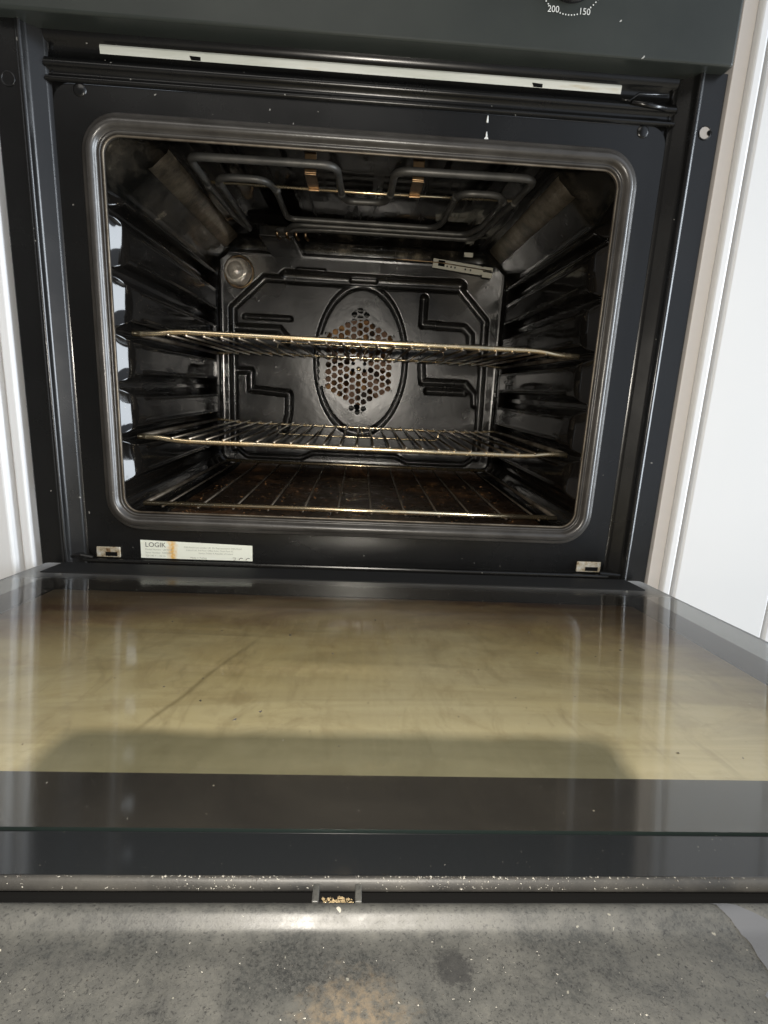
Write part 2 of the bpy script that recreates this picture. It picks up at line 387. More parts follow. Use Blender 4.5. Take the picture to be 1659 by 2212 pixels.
def sweep_rrect(name, prof, x0, x1, z0, z1, r, material, parent, n=10):
    """prof: list of (outset, y): each makes a loop round the rectangle"""
    v = []; f = []
    for (o_, y) in prof:
        for (x, z) in rrect(x0-o_, x1+o_, z0-o_, z1+o_, max(r+o_, 1), n): v.append((x, y, z))
    N = 4*(n+1)
    for i in range(len(prof)-1):
        for k in range(N): f.append((i*N+k, i*N+(k+1) % N, (i+1)*N+(k+1) % N, (i+1)*N+k))
    return link(name, pydata(v, f), material, parent)
def grid_obj(name, X, Y, Z, material, parent, keep=None):
    h, wd = X.shape; v = np.stack([X, Y, Z], -1).reshape(-1, 3)*S
    i, j = np.meshgrid(np.arange(h-1), np.arange(wd-1), indexing='ij'); a = i*wd+j
    f = np.stack([a, a+1, a+wd+1, a+wd], -1)
    if keep is not None: f = f[keep]
    f = f.reshape(-1, 4)
    me = bpy.data.meshes.new('mesh'); me.vertices.add(len(v)); me.vertices.foreach_set('co', v.ravel())
    me.loops.add(len(f)*4); me.loops.foreach_set('vertex_index', f.ravel()); me.polygons.add(len(f))
    me.polygons.foreach_set('loop_start', np.arange(len(f))*4); me.update(calc_edges=True); me.validate()
    return link(name, me, material, parent)
def empty(name, loc, label, cat, group=None):
    o = bpy.data.objects.new(name, None); C.objects.link(o); o.location = [c*S for c in loc]
    return tag(o, label, cat, group)
def tag(o, label=None, cat=None, group=None, kind=None):
    if label: o['label'] = label
    if cat: o['category'] = cat
    if group: o['group'] = group
    if kind: o['kind'] = kind
    return o
def text_mesh(items, name, material, parent, y, mirror=False):
    """items: (string, x, z, height) -> one flat mesh of lettering standing just in front of plane y (facing -y)"""
    out = MB()
    for (body, x, z, size, cx) in items:
        cu = bpy.data.curves.new('t', 'FONT'); cu.body = body; cu.size = size; cu.resolution_u = 3
        cu.align_x = 'CENTER' if cx else 'LEFT'
        to = bpy.data.objects.new('t', cu); C.objects.link(to); bpy.context.view_layer.update()
        me = bpy.data.meshes.new_from_object(to.evaluated_get(bpy.context.evaluated_depsgraph_get()))
        out.add([(x+v.co.x, y, z+v.co.y) for v in me.vertices], [tuple(p.vertices) for p in me.polygons])
        bpy.data.objects.remove(to); bpy.data.meshes.remove(me); bpy.data.curves.remove(cu)
    return out.build(name, material, parent)

# ================================================================== SETTING: the cabinets round the oven
def cabinet(label, s):
    t = empty('cabinet_surround', (s*300, 0, -190), label, 'cabinet')
    def part(name, x0, x1, y0, y1, z0, z1, m_, bev=1.0):
        b = MB(); xa, xb = sorted((s*x0-s*300, s*x1-s*300)); b.box(xa, xb, y0, y1, z0+190, z1+190); return b.build(name, m_, t, bevel=bev)
    return t, part
cr_, part = cabinet('white gloss kitchen cabinet standing right of the oven', 1)
part('side_panel', 299, 311, -2, 420, -700, 900, whiteside, .6)
part('side_panel', 311.5, 320.5, -8, 420, -700, 900, white, 2.2)
part('cabinet_door', 324.5, 424.5, -8, 12, -700, 900, white, 2.0)
part('carcass_edge', 321, 323.5, 4, 420, -700, 900, whiteside, .3)
part('drawer_front', 428, 900, -8, 12, -700, -8, white, 2.0)
part('cabinet_door', 428, 900, -8, 12, -2, 900, white, 2.0)
cl_, part = cabinet('white gloss kitchen cabinet standing left of the oven', -1)
part('side_panel', 303, 312, -3, 420, -700, 900, white, 2.0)
part('carcass_edge', 312.5, 316, 4, 420, -700, 900, whiteside, .3)
part('cabinet_door', 317, 900, -9, 12, -700, 900, white, 2.5)
b = MB(); b.box(-298, 298, 0, 18, -700, -62)
tag(b.build('plinth_drawer', white, bevel=1), 'white drawer front under the open oven door', 'drawer')
b = MB(); b.box(-3000, 3000, -3000, 600, -712, -702)
tag(b.build('kitchen_floor', mat('beige_floor', (.42, .37, .29), .4)), kind='structure')

# ================================================================== THE OVEN
oven = empty('built_in_oven', (0, 0, 0), 'black built-in oven with its door dropped open', 'oven')

# --- outer flange (left and right strips, rolled inner edge, slanted reveal) ---------------------
def flange(sgn):
    prof = [(297.5, 14), (297.5, 1.2), (296.3, 0), (295.9, 0), (278.0, 0), (277.5, 0), (276.3, -.6), (275, -1.2), (273.6, -.8), (272.8, 1.0), (272.2, 3.6), (271, 5.2), (270.6, 5.5), (262.4, 11.1), (262.0, 11.4), (260.2, 15.5), (259.2, 15.2), (258.2, 13)]
    zs = [-44, 426]; v = []; f = []
    for z in zs:
        for (x, y) in prof: v.append((sgn*x, y, z))
    n = len(prof)
    for i in range(n-1): f.append((i, i+1, n+i+1, n+i) if sgn > 0 else (i, n+i, n+i+1, i+1))
    o = link('frame_flange', pydata(v, f), framemat, oven)
    return o
for sgn in (-1, 1): fo = flange(sgn)
def ring_screw(x, z, m1, m2, hole_dx):
    b = MB(); pts = [(x+5.0*math.cos(a), -.35, z+5.0*math.sin(a)) for a in np.linspace(0, 2*math.pi, 28, endpoint=False)]
    b.tube(pts, .5, 8, closed=True)
    o = b.build('screw_hole', framemat, oven, smooth=True)
    b = MB(); b.disc((x+hole_dx, -.4, z), 4.6, 20, dome=.01); b.build('screw_plug', m1, o)
    if m2:
        b = MB(); b.disc((x+4.0, -.6, z), 2.2, 16, dome=.01); b.build('hole', m2, o)
ring_screw(-285.5, 383.7, framemat, None, 0)
ring_screw(284.5, 382.0, plugmat, void, 0)

# --- recessed front panel with the cavity opening ----------------------------------------------
GX, GZ0, GZ1 = 237, 14.5, 369.5
outer = rrect(-258, 258, -17, 389, 14, 10); inner = rrect(-GX+6, GX-6, GZ0+6, GZ1-6, 24, 10)
v = [(x, 12, z) for x, z in outer]+[(x, 12, z) for x, z in inner]; N = len(outer)
v += [(x, 15.4, z) for x, z in rrect(-260, 260, -19, 391, 15, 10)]
f = [(k, (k+1) % N, N+(k+1) % N, N+k) for k in range(N)]+[(2*N+k, 2*N+(k+1) % N, (k+1) % N, k) for k in range(N)]
link('front_panel', pydata(v, f), framemat, oven, smooth=False)
for x in (-236.3, 236.8):
    b = MB(); b.disc((x, 12.2, 385.0), 5.4, 24, dome=1.8); b.build('rivet', framemat, oven, smooth=True)
for x0, x1 in ((-262, -236), (236, 262)):
    for z0, z1 in ((365, 391), (-20, 6)):
        b = MB(); b.box(x0, x1, 15.6, 17, z0, z1); b.build('panel_corner', framemat, oven)
# stepped ledges above the panel
prof = [(389.3, 12), (390.2, 9.6), (391.6, 8.8), (393.0, 9.6), (394, 13), (398.5, 14.5), (400, 9.8), (401.4, 8.4), (403.2, 8.6), (406.2, 10.5), (406.8, 14), (418.2, 16), (418.8, 12.0), (424, 10.5), (427, 10)]
v = [(x, y, z) for x in (-262, 262) for (z, y) in prof]; n = len(prof)
link('top_ledge', pydata(v, [(i, n+i, n+i+1, i+1) for i in range(n-1)]), framemat, oven)
# pale vent strip
b = MB(); zt = 415.6
pr = [(409, 6.8), (414.2, 6.0), (415.6, 6.8), (416, 10)]
v = []; 
for x in (-216, 211): v += [(x, y, z) for z, y in pr]
b.add(v, [(i, 4+i, 5+i, i+1) for i in range(3)]+[(0, 1, 2, 3), (4, 7, 6, 5)])
vs = b.build('vent_strip', stripmat, oven)
for x in (-141, 139.5):
    b = MB(); b.add([(x-4.5, 6.3, 412.2), (x+4.5, 6.3, 411.8), (x+4.5, 6.6, 409.2), (x-3, 6.6, 409.2)], [(0, 1, 2, 3)]); b.build('notch', void, vs)
# small bracket at the right end of the strip
b = MB(); b.tube([(213, 9, 406), (220, 8, 405.5), (227, 8, 411), (252, 8, 411.5)], 1.0, 8); b.tube([(222, 8, 404.5), (252, 8, 401.5)], 2.2, 8)
b.build('spring_bracket', framemat, oven, smooth=True)
# dried white drip
b = MB(); b.add([(98, 11.6, 368), (104.5, 11.6, 367.6), (102.4, 11.2, 372.2), (100.4, 11.2, 372.2)], [(0, 1, 2, 3)])
b.tube([(101.3, 11.6, 372), (101.2, 11.5, 376)], [.9, .5], 6); b.tube([(101, 11.6, 383), (101.2, 11.4, 388)], [1.0, .5], 6)
b.build('dried_drip', markwhite, oven, smooth=True)

# --- door seal ------------------------------------------------------------------------------------
gk = sweep_rrect('door_seal', [(6.2, 12.2), (6.0, 9.0), (4.6, 7.6), (2.6, 7.2), (1.8, 6.0), (.6, 3.6), (-2, 2.4), (-4.4, 2.8), (-6.0, 4.8), (-6.8, 7.0), (-7.8, 7.4), (-8.6, 6.2), (-9.8, 6.4), (-10.6, 9), (-10.8, 13.5)],
            -GX+6, GX-6, GZ0+6, GZ1-6, 26, rubber, oven, 14)
b = MB()
pts = [(x, 7.0, z) for x, z in rrect(-GX+6+12.0, GX-6-12.0, GZ0+6+12.0, GZ1-6-12.0, 15, 14)]
b.tube(pts, 1.0, 8, closed=True); b.build('seal_wire', dullwire, oven, smooth=True)

# --- cavity -----------------------------------------------------------------------------------------
LEV = [301, 250.5, 200, 150, 101, 52]
def smooth01(t): t = np.clip(t, 0, 1); return t*t*(3-2*t)
def cav_section():
    """(x, z, which) round the cavity, which: 0 floor, 1 right wall, 2 ceiling/chamfer, 3 left wall"""
    pts = []
    for x in np.linspace(-200, 200, 60): pts.append((x, 18, 0))
    for k in range(1, 9): a = math.radians(-90+90*k/9); pts.append((204+28*math.cos(a), 46+28*math.sin(a), 1))
    for z in np.linspace(46, 322, 380): pts.append((232, z, 1))
    for t in np.linspace(.06, .94, 12): pts.append((232-46*t, 324+42*t, 2))
    for x in np.linspace(182, -182, 40): pts.append((x, 369, 2))
    for t in np.linspace(.06, .94, 12): pts.append((-186-46*t, 366-42*t, 2))
    for z in np.linspace(322, 46, 380): pts.append((-232, z, 3))
    for k in range(1, 9): a = math.radians(180+90*k/9); pts.append((-204+28*math.cos(a), 46+28*math.sin(a), 3))
    return np.array(pts)
sec = cav_section()
ys = np.concatenate([[10, 13, 17, 20, 22], np.arange(23.5, 70, 1.5), np.arange(70, 340, 6), np.arange(340, 362, 1.5), [364, 368, 372, 376, 379, 381, 382]])
X = np.zeros((len(ys), len(sec))); Z = X.copy(); Y = X.copy()
cx0, cz0 = 0.0, 192.0
for i, y in enumerate(ys):
    x, z, wch = sec[:, 0].copy(), sec[:, 1].copy(), sec[:, 2]
    if y < 21:      # neck behind the seal
        k = 1-smooth01((y-10)/10.)*1.0
        x = x*(1-.022*k); z = cz0+(z-cz0)*(1-.03*k)
    if y > 362:
        k = 1-math.sqrt(max(0, 1-((y-362)/20)**2)); x = x*(1-.09*k); z = cz0+(z-cz0)*(1-.11*k)
    k2 = smooth01((y-24)/55)
    t_ = np.zeros_like(z); ch = np.where(wch == 2)[0]; ch = ch[np.abs(sec[ch, 0]) > 183]
    kk = (232-np.abs(sec[ch, 0]))/46*math.pi/2; sg = np.sign(sec[ch, 0])
    fx = 232/ (232 if True else 1); sc_ = (x[ch]/sec[ch, 0]); zc_ = (z[ch]-cz0)/(sec[ch, 1]-cz0)
    rx_ = (204+28*np.cos(kk))*sg*sc_; rz_ = cz0+(341+28*np.sin(kk)-cz0)*zc_
    x[ch] = x[ch]*k2+rx_*(1-k2); z[ch] = z[ch]*k2+rz_*(1-k2)
    gr = np.zeros_like(z)
    for L in LEV:
        gr = np.maximum(gr, np.exp(-((z-L)/(2.2+5.6*smooth01((y-23)/24)))**4))
    mid = np.ones_like(z)
    fade = smooth01((z-40)/26)*smooth01((326-z)/14)
    ph = np.abs(((z-LEV[-1]) % 49.8)/49.8-.5)*2          # 0 mid panel, 1 at a groove
    start = 20.5+3*ph*0; width = 12+15*(1-ph**2)
    ramp = smooth01((y-start)/width)*smooth01((356-y)/7)
    h = 15*ramp*fade*(1-gr*.92)
    side = np.where((wch == 1), -1, np.where(wch == 3, 1, 0)); x = x+side*h*(np.abs(x) > 215)
    # pressed rib along the wall just above each groove, and the floor press line
    if 62 < y < 345:
        q = sum(np.exp(-((z-L-12.5)/1.5)**2)+.8*np.exp(-((z-L+12)/1.4)**2) for L in LEV); x = x+side*2.6*q*smooth01((y-62)/12)*fade
    fl_ = (wch == 0); inn = smooth01((np.minimum(178-np.abs(x), min(y-62, 330-y)))/6.0)
    z = z-np.where(fl_, 2.5*inn, 0)
    # raised stiffening dome in the ceiling
    dome = smooth01((np.minimum(166-np.abs(x), min(y-32, 300-y)))/10.0)
    z = z+np.where((wch == 2) & (z > 366), 9*dome, 0)
    X[i], Y[i], Z[i] = x, y, z
X = np.concatenate([X, X[:, :1]], 1); Y = np.concatenate([Y, Y[:, :1]], 1); Z = np.concatenate([Z, Z[:, :1]], 1)
wh = np.concatenate([sec[:, 2], [0]])
cav = grid_obj('oven_cavity', X, Y, Z, [enamel, floormat, ceilmat], oven)
mi = np.zeros((len(ys)-1, len(sec)), int)
mi[:, wh[:-1] == 0] = 1
zz = Z[:-1, :-1]; xx = X[:-1, :-1]
mi[(wh[:-1][None, :] == 2) & (zz < 368)] = 2
cav.data.polygons.foreach_set('material_index', mi.ravel())
b = MB(); b.box(-232, 232, 384, 386, 10, 384); b.build('cavity_back_wall', enamel, cav)
def f_plate(g, b):
    n = g.noise(24, 7, .7)
    g.link(g.ramp(n, [(.36, (.05, .042, .03)), (.52, (.19, .16, .115)), (.7, (.36, .31, .23))]), b.inputs['Base Color'])
    bump(g, b, g.noise(50, 4, .6), .35, .003)
platemat = mat('heat_stained_plate', rough=.34, metal=.75, fn=f_plate)
for sg in (-1, 1):
    b = MB(); na = []
    for i_, (t0, off) in enumerate(((.60, 0), (.66, 1.6), (.97, 1.6), (1.02, 0))):
        x = 232-46*t0; z = 324+42*t0
        for y in (66, 84, 120, 200, 300, 352): na.append((sg*(x-off*.67-.5), y, z-off*.74-.8))
    b.add(na, [(i*6+k, i*6+k+1, (i+1)*6+k+1, (i+1)*6+k) for i in range(3) for k in range(5)])
    b.build('corner_plate', platemat, oven, smooth=True)
# seam rod and brackets under the ceiling
b = MB(); b.tube([(-158, 104, 353), (0, 105, 352.5), (153, 101, 353)], 1.5, 8); b.build('element_support_rod', chrome, oven, smooth=True)
for x in (-52.5, 49):
    b = MB(); b.box(x-5.5, x+5.5, 60, 61.5, 352, 370); b.box(x-5.5, x+5.5, 60, 98, 350.4, 352); b.box(x-5.5, x+5.5, 96.5, 98, 348.5, 350.4)
    b.build('element_bracket', brass, oven, bevel=.5)

# --- grill element -------------------------------------------------------------------------------
ze = 352
outer_e = [(-149, 262), (-157, 217), (-160, 62), (-158, 40), (-27, 38), (-25, 108), (-22, 132), (20, 130), (25, 106), (26, 40), (156, 38), (153, 100), (143, 232), (134, 248), (-60, 246), (-90, 254), (-130, 266)]
inner_e = [(-146, 250), (-147, 190), (-146, 82), (-98, 82), (-92, 110), (-93, 204), (82, 205), (90, 185), (92, 82), (134, 82), (141, 104), (138, 190), (126, 225), (-88, 226), (-104, 262), (-126, 268)]
b = MB(); b.tube(rounded([(x, y, ze) for x, y in outer_e], {'d': 13, 3: 16, 4: 16, 9: 16, 10: 16, 13: 12}, 7), 3.5, 12)
he = b.build('grill_element', elem, oven, smooth=True)
b = MB(); b.tube(rounded([(x, y, ze-1) for x, y in inner_e], {'d': 12, 2: 18, 3: 18, 8: 18, 9: 18}, 7), 3.3, 12)
b.build('inner_loop', elem, he, smooth=True)
for (x, y) in ((-25, 112), (25, 104), (-91, 112), (91, 99), (141, 104), (153, 104), (-147, 104), (-160, 110)):
    b = MB(); b.tube([(x, y-5, ze-.5), (x, y-1, ze-.8), (x, y+2, ze-.8)], 3.85, 12); b.build('insulator_sleeve', elem, he, smooth=True)
b = MB(); b.box(-138, -92, 258, 372, 343, 357); b.build('terminal_plate', ceilmat, he, bevel=2)
b = MB()
for x in (-112, -100, -88, -76): b.tube([(x, 246, 347), (x, 249, 343), (x+3, 256, 341)], 2.0, 8)
b.build('terminal_nut', brass, he, smooth=True)

# --- back panel (pressed steel, with real relief) ---------------------------------------------
BX, BZ0, BZ1, BY = 220, 32, 352, 372
gx = np.arange(-BX, BX+.1, 1.25); gz = np.arange(BZ0, BZ1+.1, 1.25)
GXm, GZm = np.meshgrid(gx, gz)
def seg_d(px, pz, a, c):
    ax, az = a; bx, bz = c; dx, dz = bx-ax, bz-az; t = np.clip(((px-ax)*dx+(pz-az)*dz)/(dx*dx+dz*dz+1e-9), 0, 1)
    return np.hypot(px-ax-t*dx, pz-az-t*dz)
def poly_d(px, pz, pts):
    d = np.full(px.shape, 1e9)
    for i in range(len(pts)-1): d = np.minimum(d, seg_d(px, pz, pts[i], pts[i+1]))
    return d
H = np.zeros_like(GXm)
def groove(pts, wd, depth):
    global H
    d = poly_d(GXm, GZm, pts); hw = wd*.5+2.0; H = np.maximum(H, 1.9*depth*np.clip(1-(d/hw)**2, 0, 1)**.8)
octo = [(-198, 54), (-198, 268), (-150, 313), (148, 313), (192, 268), (196, 54)]
groove(octo, 8, 4.6)
groove([(-118, 317), (-22, 316), (30, 316), (148, 317)], 17, 4.6)
d = np.abs(np.hypot(GXm/70, (GZm-198)/112)-1)*84
H = np.maximum(H, 7.5*np.clip(1-(d/4.6)**2, 0, 1)**.8)
groove([(-180, 256.5), (-111, 256.5)], 5, 3.6)
groove([(-196, 240), (-128, 240), (-118, 229), (-118, 222)], 10, 4.6)
groove([(-196, 176), (-172, 176), (-172, 148), (-112, 144), (-112, 112), (-118, 86)], 8, 4.6)
groove([(94, 297), (94, 259), (160, 257), (171, 247), (172, 226), (194, 226)], 9, 4.6)
groove([(96, 200), (99, 172), (168, 172), (184, 156), (186, 140)], 8, 4.6)
groove([(108, 158), (168, 158)], 8, 4.0)
groove([(-196, 56), (-178, 42), (-92, 42), (-74, 51), (62, 51), (82, 42), (176, 42), (194, 56)], 4, 3.5)
d = poly_d(GXm, GZm, [(-18, 318), (18, 318)]); H -= 4.5*(1-smooth01((d-1.5)/3))
d = poly_d(GXm, GZm, [(-100, 327), (-60, 327)]); H -= 2*(1-smooth01((d-1)/3))
# slightly sunken inner plate and rolled rim
ins = np.minimum(np.minimum(GXm+198, 194-GXm), np.minimum(GZm-50, 313-GZm)); ins = np.minimum(ins, (-(np.abs(GXm+3)+GZm*1.0-461))*.7)
H += 1.4*smooth01(ins/6)
edge = np.minimum(np.minimum(BX-np.abs(GXm), GZm-BZ0), BZ1-GZm)
qx = np.maximum(np.abs(GXm)-(BX-16), 0); qz = np.maximum(np.abs(GZm-(BZ0+BZ1)/2)-((BZ1-BZ0)/2-16), 0); cd_ = 16-np.hypot(qx, qz)
edge = np.where((qx > 0) & (qz > 0), cd_, edge)
H += 5*(1-smooth01(edge/5.0)); H -= .8*np.exp(-((edge-5)/2)**2)
H += .35*np.sin(GXm/31+1)*np.sin(GZm/27)+.5*np.sin(GXm/13.+GZm/29.)*.3
# round seat of the lamp
FC = (-3, 197)
def in_fan(x, z, g=0): return (np.abs(z-FC[1]) < 83+g-.78*np.abs(x-FC[0])) & (np.abs(x-FC[0]) < 53+g)
cxm = (GXm[:-1, :-1]+GXm[1:, 1:])/2; czm = (GZm[:-1, :-1]+GZm[1:, 1:])/2; ed = (edge[:-1, :-1]+edge[1:, 1:])/2
keep = ~in_fan(cxm, czm, 1.0) & (ed > -.2)
bp = grid_obj('back_panel', GXm, BY+H, GZm, backmat, oven, keep)
# perforated guard: hexagonal cells with round holes
b = MB(); pitch = 11.0; colp = pitch*math.sqrt(3)/2; R_h = 4.5; Rx = pitch/math.sqrt(3)
for ci in range(-6, 7):
    for cj in range(-9, 10):
        x = FC[0]+ci*colp; z = FC[1]+(cj+(.5 if ci % 2 else 0))*pitch
        if not in_fan(np.array(x), np.array(z), 5.5): continue
        hole = in_fan(np.array(x), np.array(z), -3.0) and math.hypot(x-FC[0], z-FC[1]+6) > 13
        outer_p = []; inner_p = []
        for k in range(18):
            a = 2*math.pi*k/18; sec_a = (a % (math.pi/3))-math.pi/6; rr = (pitch/2)/math.cos(((a+math.pi/6) % (math.pi/3))-math.pi/6)
            a2 = a; outer_p.append((x+rr*math.cos(a2+math.pi/6*0), z+rr*math.sin(a2)))
            inner_p.append((x+R_h*math.cos(a), z+R_h*math.sin(a)))
        rr_fix = []
        for k in range(18):
            a = 2*math.pi*k/18; loc = ((a) % (math.pi/3)); rr = (pitch/2)/math.cos(loc-math.pi/6); rr_fix.append((x+rr*math.cos(a), z+rr*math.sin(a)))
        yy = BY+1.0
        if hole:
            v = [(p[0], yy, p[1]) for p in rr_fix]+[(p[0], yy, p[1]) for p in inner_p]+[(p[0], yy+1.2, p[1]) for p in inner_p]
            f = [(k, (k+1) % 18, 18+(k+1) % 18, 18+k) for k in range(18)]+[(18+k, 18+(k+1) % 18, 36+(k+1) % 18, 36+k) for k in range(18)]
            b.add(v, f)
        else: b.add([(p[0], yy, p[1]) for p in rr_fix], [tuple(range(18))])
guard = b.build('fan_guard', backmat, bp)
b = MB()
for a in (35, 145, 215, 325):
    b.disc((FC[0]+11*math.cos(math.radians(a)), BY+.6, FC[1]-7+9*math.sin(math.radians(a))), 3.0, 14, dome=.01)
b.build('guard_hole', void, bp)
b = MB(); b.disc((FC[0], BY+.7, FC[1]-10), 3.6, 16, dome=2.4); b.build('guard_screw', chrome, bp, smooth=True)
b = MB(); b.disc((FC[0]-1, BY-2.2, FC[1]-69), 4.6, 18, dome=.01); b.build('guard_hole', void, bp)
# fan behind the guard
b = MB()
for k in range(7):
    a = 2*math.pi*k/7+.35; tw = random.uniform(.8, 1.2)
    v = []
    for q in range(5):
        for da, dy in ((-.30, 0), (-.1, 3), (.1, 5), (.26, 13)):
            rr = 12+54*q/4; v.append((FC[0]+rr*math.cos(a+da*tw+q*.04), 388+dy*tw, FC[1]+rr*math.sin(a+da*tw+q*.04)))
    b.add(v, [(q*4+m_, q*4+m_+1, q*4+m_+5, q*4+m_+4) for q in range(4) for m_ in range(3)])
v = [(FC[0]+rr*math.cos(t), 403, FC[1]+rr*math.sin(t)) for rr in (0.1, 66) for t in np.linspace(0, 2*math.pi, 40, endpoint=False)]
b.cur = 1; b.add(v, [(k, (k+1) % 40, 40+(k+1) % 40, 40+k) for k in range(40)]); b.cur = 0
b.disc((FC[0], 389, FC[1]), 13, 20, dome=6)
b.build('fan', [fanmat, mat('fan_back_plate', (.10, .042, .013), .5, metal=.3)], oven)
b = MB()
for rr in (72, 79): b.tube([(FC[0]+rr*math.cos(t), 390, FC[1]+rr*math.sin(t)) for t in np.linspace(0, 2*math.pi, 60, endpoint=False)], 3, 8, closed=True)
b.build('ring_element', elem, oven, smooth=True)
b = MB(); b.box(-110, 110, 430, 432, 80, 320); b.box(-112, -110, 384, 432, 80, 320); b.box(110, 112, 384, 432, 80, 320); b.box(-110, 110, 384, 432, 320, 322); b.box(-110, 110, 384, 432, 78, 80)
b.build('fan_chamber', backmat, oven)
# open the liner's back in front of the fan: the wall is a frame
me = bpy.data.meshes.new('mesh'); bb = MB()
bb.box(-232, -100, 384, 386, 10, 384); bb.box(100, 232, 384, 386, 10, 384); bb.box(-100, 100, 384, 386, 10, 90); bb.box(-100, 100, 384, 386, 310, 384)
for o in [o for o in C.objects if o.name == 'cavity_back_wall']: bpy.data.objects.remove(o)
bb.build('back_wall', enamel, cav)
# lamp
LC = (-188.5, 319)
b = MB(); b.tube([(LC[0]+1+21*math.cos(t), BY-1, LC[1]+22*math.sin(t)) for t in np.linspace(0, 2*math.pi, 48, endpoint=False)], 1.6, 8, closed=True)
lo = b.build('oven_lamp', brass, oven, smooth=True)
b = MB(); v = []; n_ = 40
prof = [(20, 0), (19.5, 5), (18.5, 9), (17, 11.5), (14.5, 12.5), (12.8, 11.6), (11.8, 13.6), (9, 15.6), (5, 17), (.1, 17.4)]
for (rr, hh) in prof:
    for k in range(n_):
        t = 2*math.pi*k/n_; q = 1+.035*math.cos(6*t) if rr > 12 else 1; v.append((LC[0]+rr*q*math.cos(t)*.96-hh*.15, BY-hh, LC[1]+rr*q*math.sin(t)))
f = [(i*n_+k, (i+1)*n_+k, (i+1)*n_+(k+1) % n_, i*n_+(k+1) % n_) for i in range(len(prof)-1) for k in range(n_)]
b.add(v, f); b.build('lamp_cover', lampglass, lo, smooth=True)
# thermostat probe
b = MB(); th_ = -math.atan2(9, 92)
def rot2(x, z): return (149+x*math.cos(th_)-z*math.sin(th_), 343+x*math.sin(th_)+z*math.cos(th_))
def rbox(b, x0, x1, y0, y1, z0, z1):
    q = [rot2(x, z) for x, z in ((x0, z0), (x1, z0), (x1, z1), (x0, z1))]
    v = [(p[0], y0, p[1]) for p in q]+[(p[0], y1, p[1]) for p in q]
    b.add(v, [(0, 1, 2, 3), (7, 6, 5, 4), (0, 4, 5, 1), (1, 5, 6, 2), (2, 6, 7, 3), (3, 7, 4, 0)])
rbox(b, -46, 28, BY-7, BY-5, -7, 6); rbox(b, 31, 46, BY-7, BY-5, -9, -1.5); rbox(b, 31, 46, BY-7, BY-5, .5, 6); rbox(b, 28, 31, BY-7, BY-5.2, -6, 5)
po = b.build('thermostat_probe', ceramic, oven, bevel=.4)
b = MB()
for x in (-24, -18, -12, 4, 12): rbox(b, x-1, x+1, BY-7.4, BY-7.1, -3.6, -1.2)
rbox(b, -38, -28, BY-7.4, BY-7.1, -3.5, 4.5); b.build('probe_slot', void, po)
b = MB(); p0 = rot2(-36, 1); p1 = rot2(44, 1)
b.tube([(28, 366, 349), (60, 364, 348.4), (p0[0], BY-8.6, p0[1]), (p1[0], BY-8.6, p1[1])], .8, 8); b.build('capillary_tube', brass, po, smooth=True)
b = MB(); b.box(149, 162, 361, 363, 357, 363); b.build('panel_clip', ceramic, oven)

# --- control panel -----------------------------------------------------------------------------------
b = MB(); b.box(-293, 293, -12, 12, 425, 600)
cp = b.build('control_panel', ctrlmat, oven, bevel=2.2)
KX, KZ, KR = 153.8, 476.5, 26.2
items = []
for lab, ang in (('150', -62), ('200', -118)):
    text_mesh([(lab, KX+(KR+0.2)*math.cos(math.radians(ang)), KZ+(KR+0.2)*math.sin(math.radians(ang))-1.9, 6.3, True)], 'scale_number', markwhite, cp, -12.5)
b = MB()
for a0, a1 in ((-105, -75), (-50, -16), (-164, -130), (8, 44), (-224, -186)):
    for a in np.linspace(a0, a1, 7):
        b.disc((KX+KR*math.cos(math.radians(a)), -12.5, KZ+KR*math.sin(math.radians(a))), .55, 8, dome=.01)
b.build('scale_dot', markwhite, cp)
b = MB(); n_ = 48; v = []
for (rr, y) in ((22.5, -12.3), (22.5, -14.5), (21, -15.5), (17.6, -16), (16.6, -32), (15, -34), (.1, -34)):
    for k in range(n_): t = 2*math.pi*k/n_; v.append((KX+rr*math.cos(t), y, KZ+4+rr*math.sin(t)))
b.add(v, [(i*n_+k, i*n_+(k+1) % n_, (i+1)*n_+(k+1) % n_, (i+1)*n_+k) for i in range(6) for k in range(n_)]); b.build('temperature_knob', knobmat, cp, smooth=True)

# --- rating label ------------------------------------------------------------------------------------
b = MB(); b.add([(-208, 11.7, -15.2), (-99.3, 11.7, -15.2), (-99.3, 11.7, .9), (-208, 11.7, 3.3)], [(0, 1, 2, 3)])
lb = b.build('rating_label', labelmat, oven)
text_mesh([('LOGIK', -203.6, -3.6, 6.8, False)], 'brand_lettering', ink, lb, 11.4)
text_mesh([('Model Number  LBFANX', -203.6, -7.0, 2.5, False), ('Serial Number  N0022611', -203.6, -10.2, 2.5, False), ('220-240 V ~ 50 Hz', -203.6, -13.4, 2.5, False),
           ('DSG Retail Ltd, London UK  EU Representative: DSG Retail', -166, -3.6, 2.3, False), ('Ireland Ltd, 3rd Floor Office Suite, Omni Park SC', -164, -6.4, 2.3, False),
           ('Santry, Dublin 9, Republic of Ireland', -152, -9.2, 2.3, False), ('Made in Turkey', -160, -14.2, 2.5, False)], 'small_print', inkfaint, lb, 11.4)
b = MB()
for cx_ in (-110, -103.2):
    b.tube([(cx_+2.4*math.cos(t), 11.3, -14.6+2.4*math.sin(t)) for t in np.linspace(math.radians(60), math.radians(172), 10)], .3, 5)
b.tube([(-118.6, 11.3, -12.1), (-115.6, 11.3, -12.1), (-116.4, 11.3, -14.6), (-117.9, 11.3, -14.6)], .2, 5)
b.build('safety_mark', ink, lb)
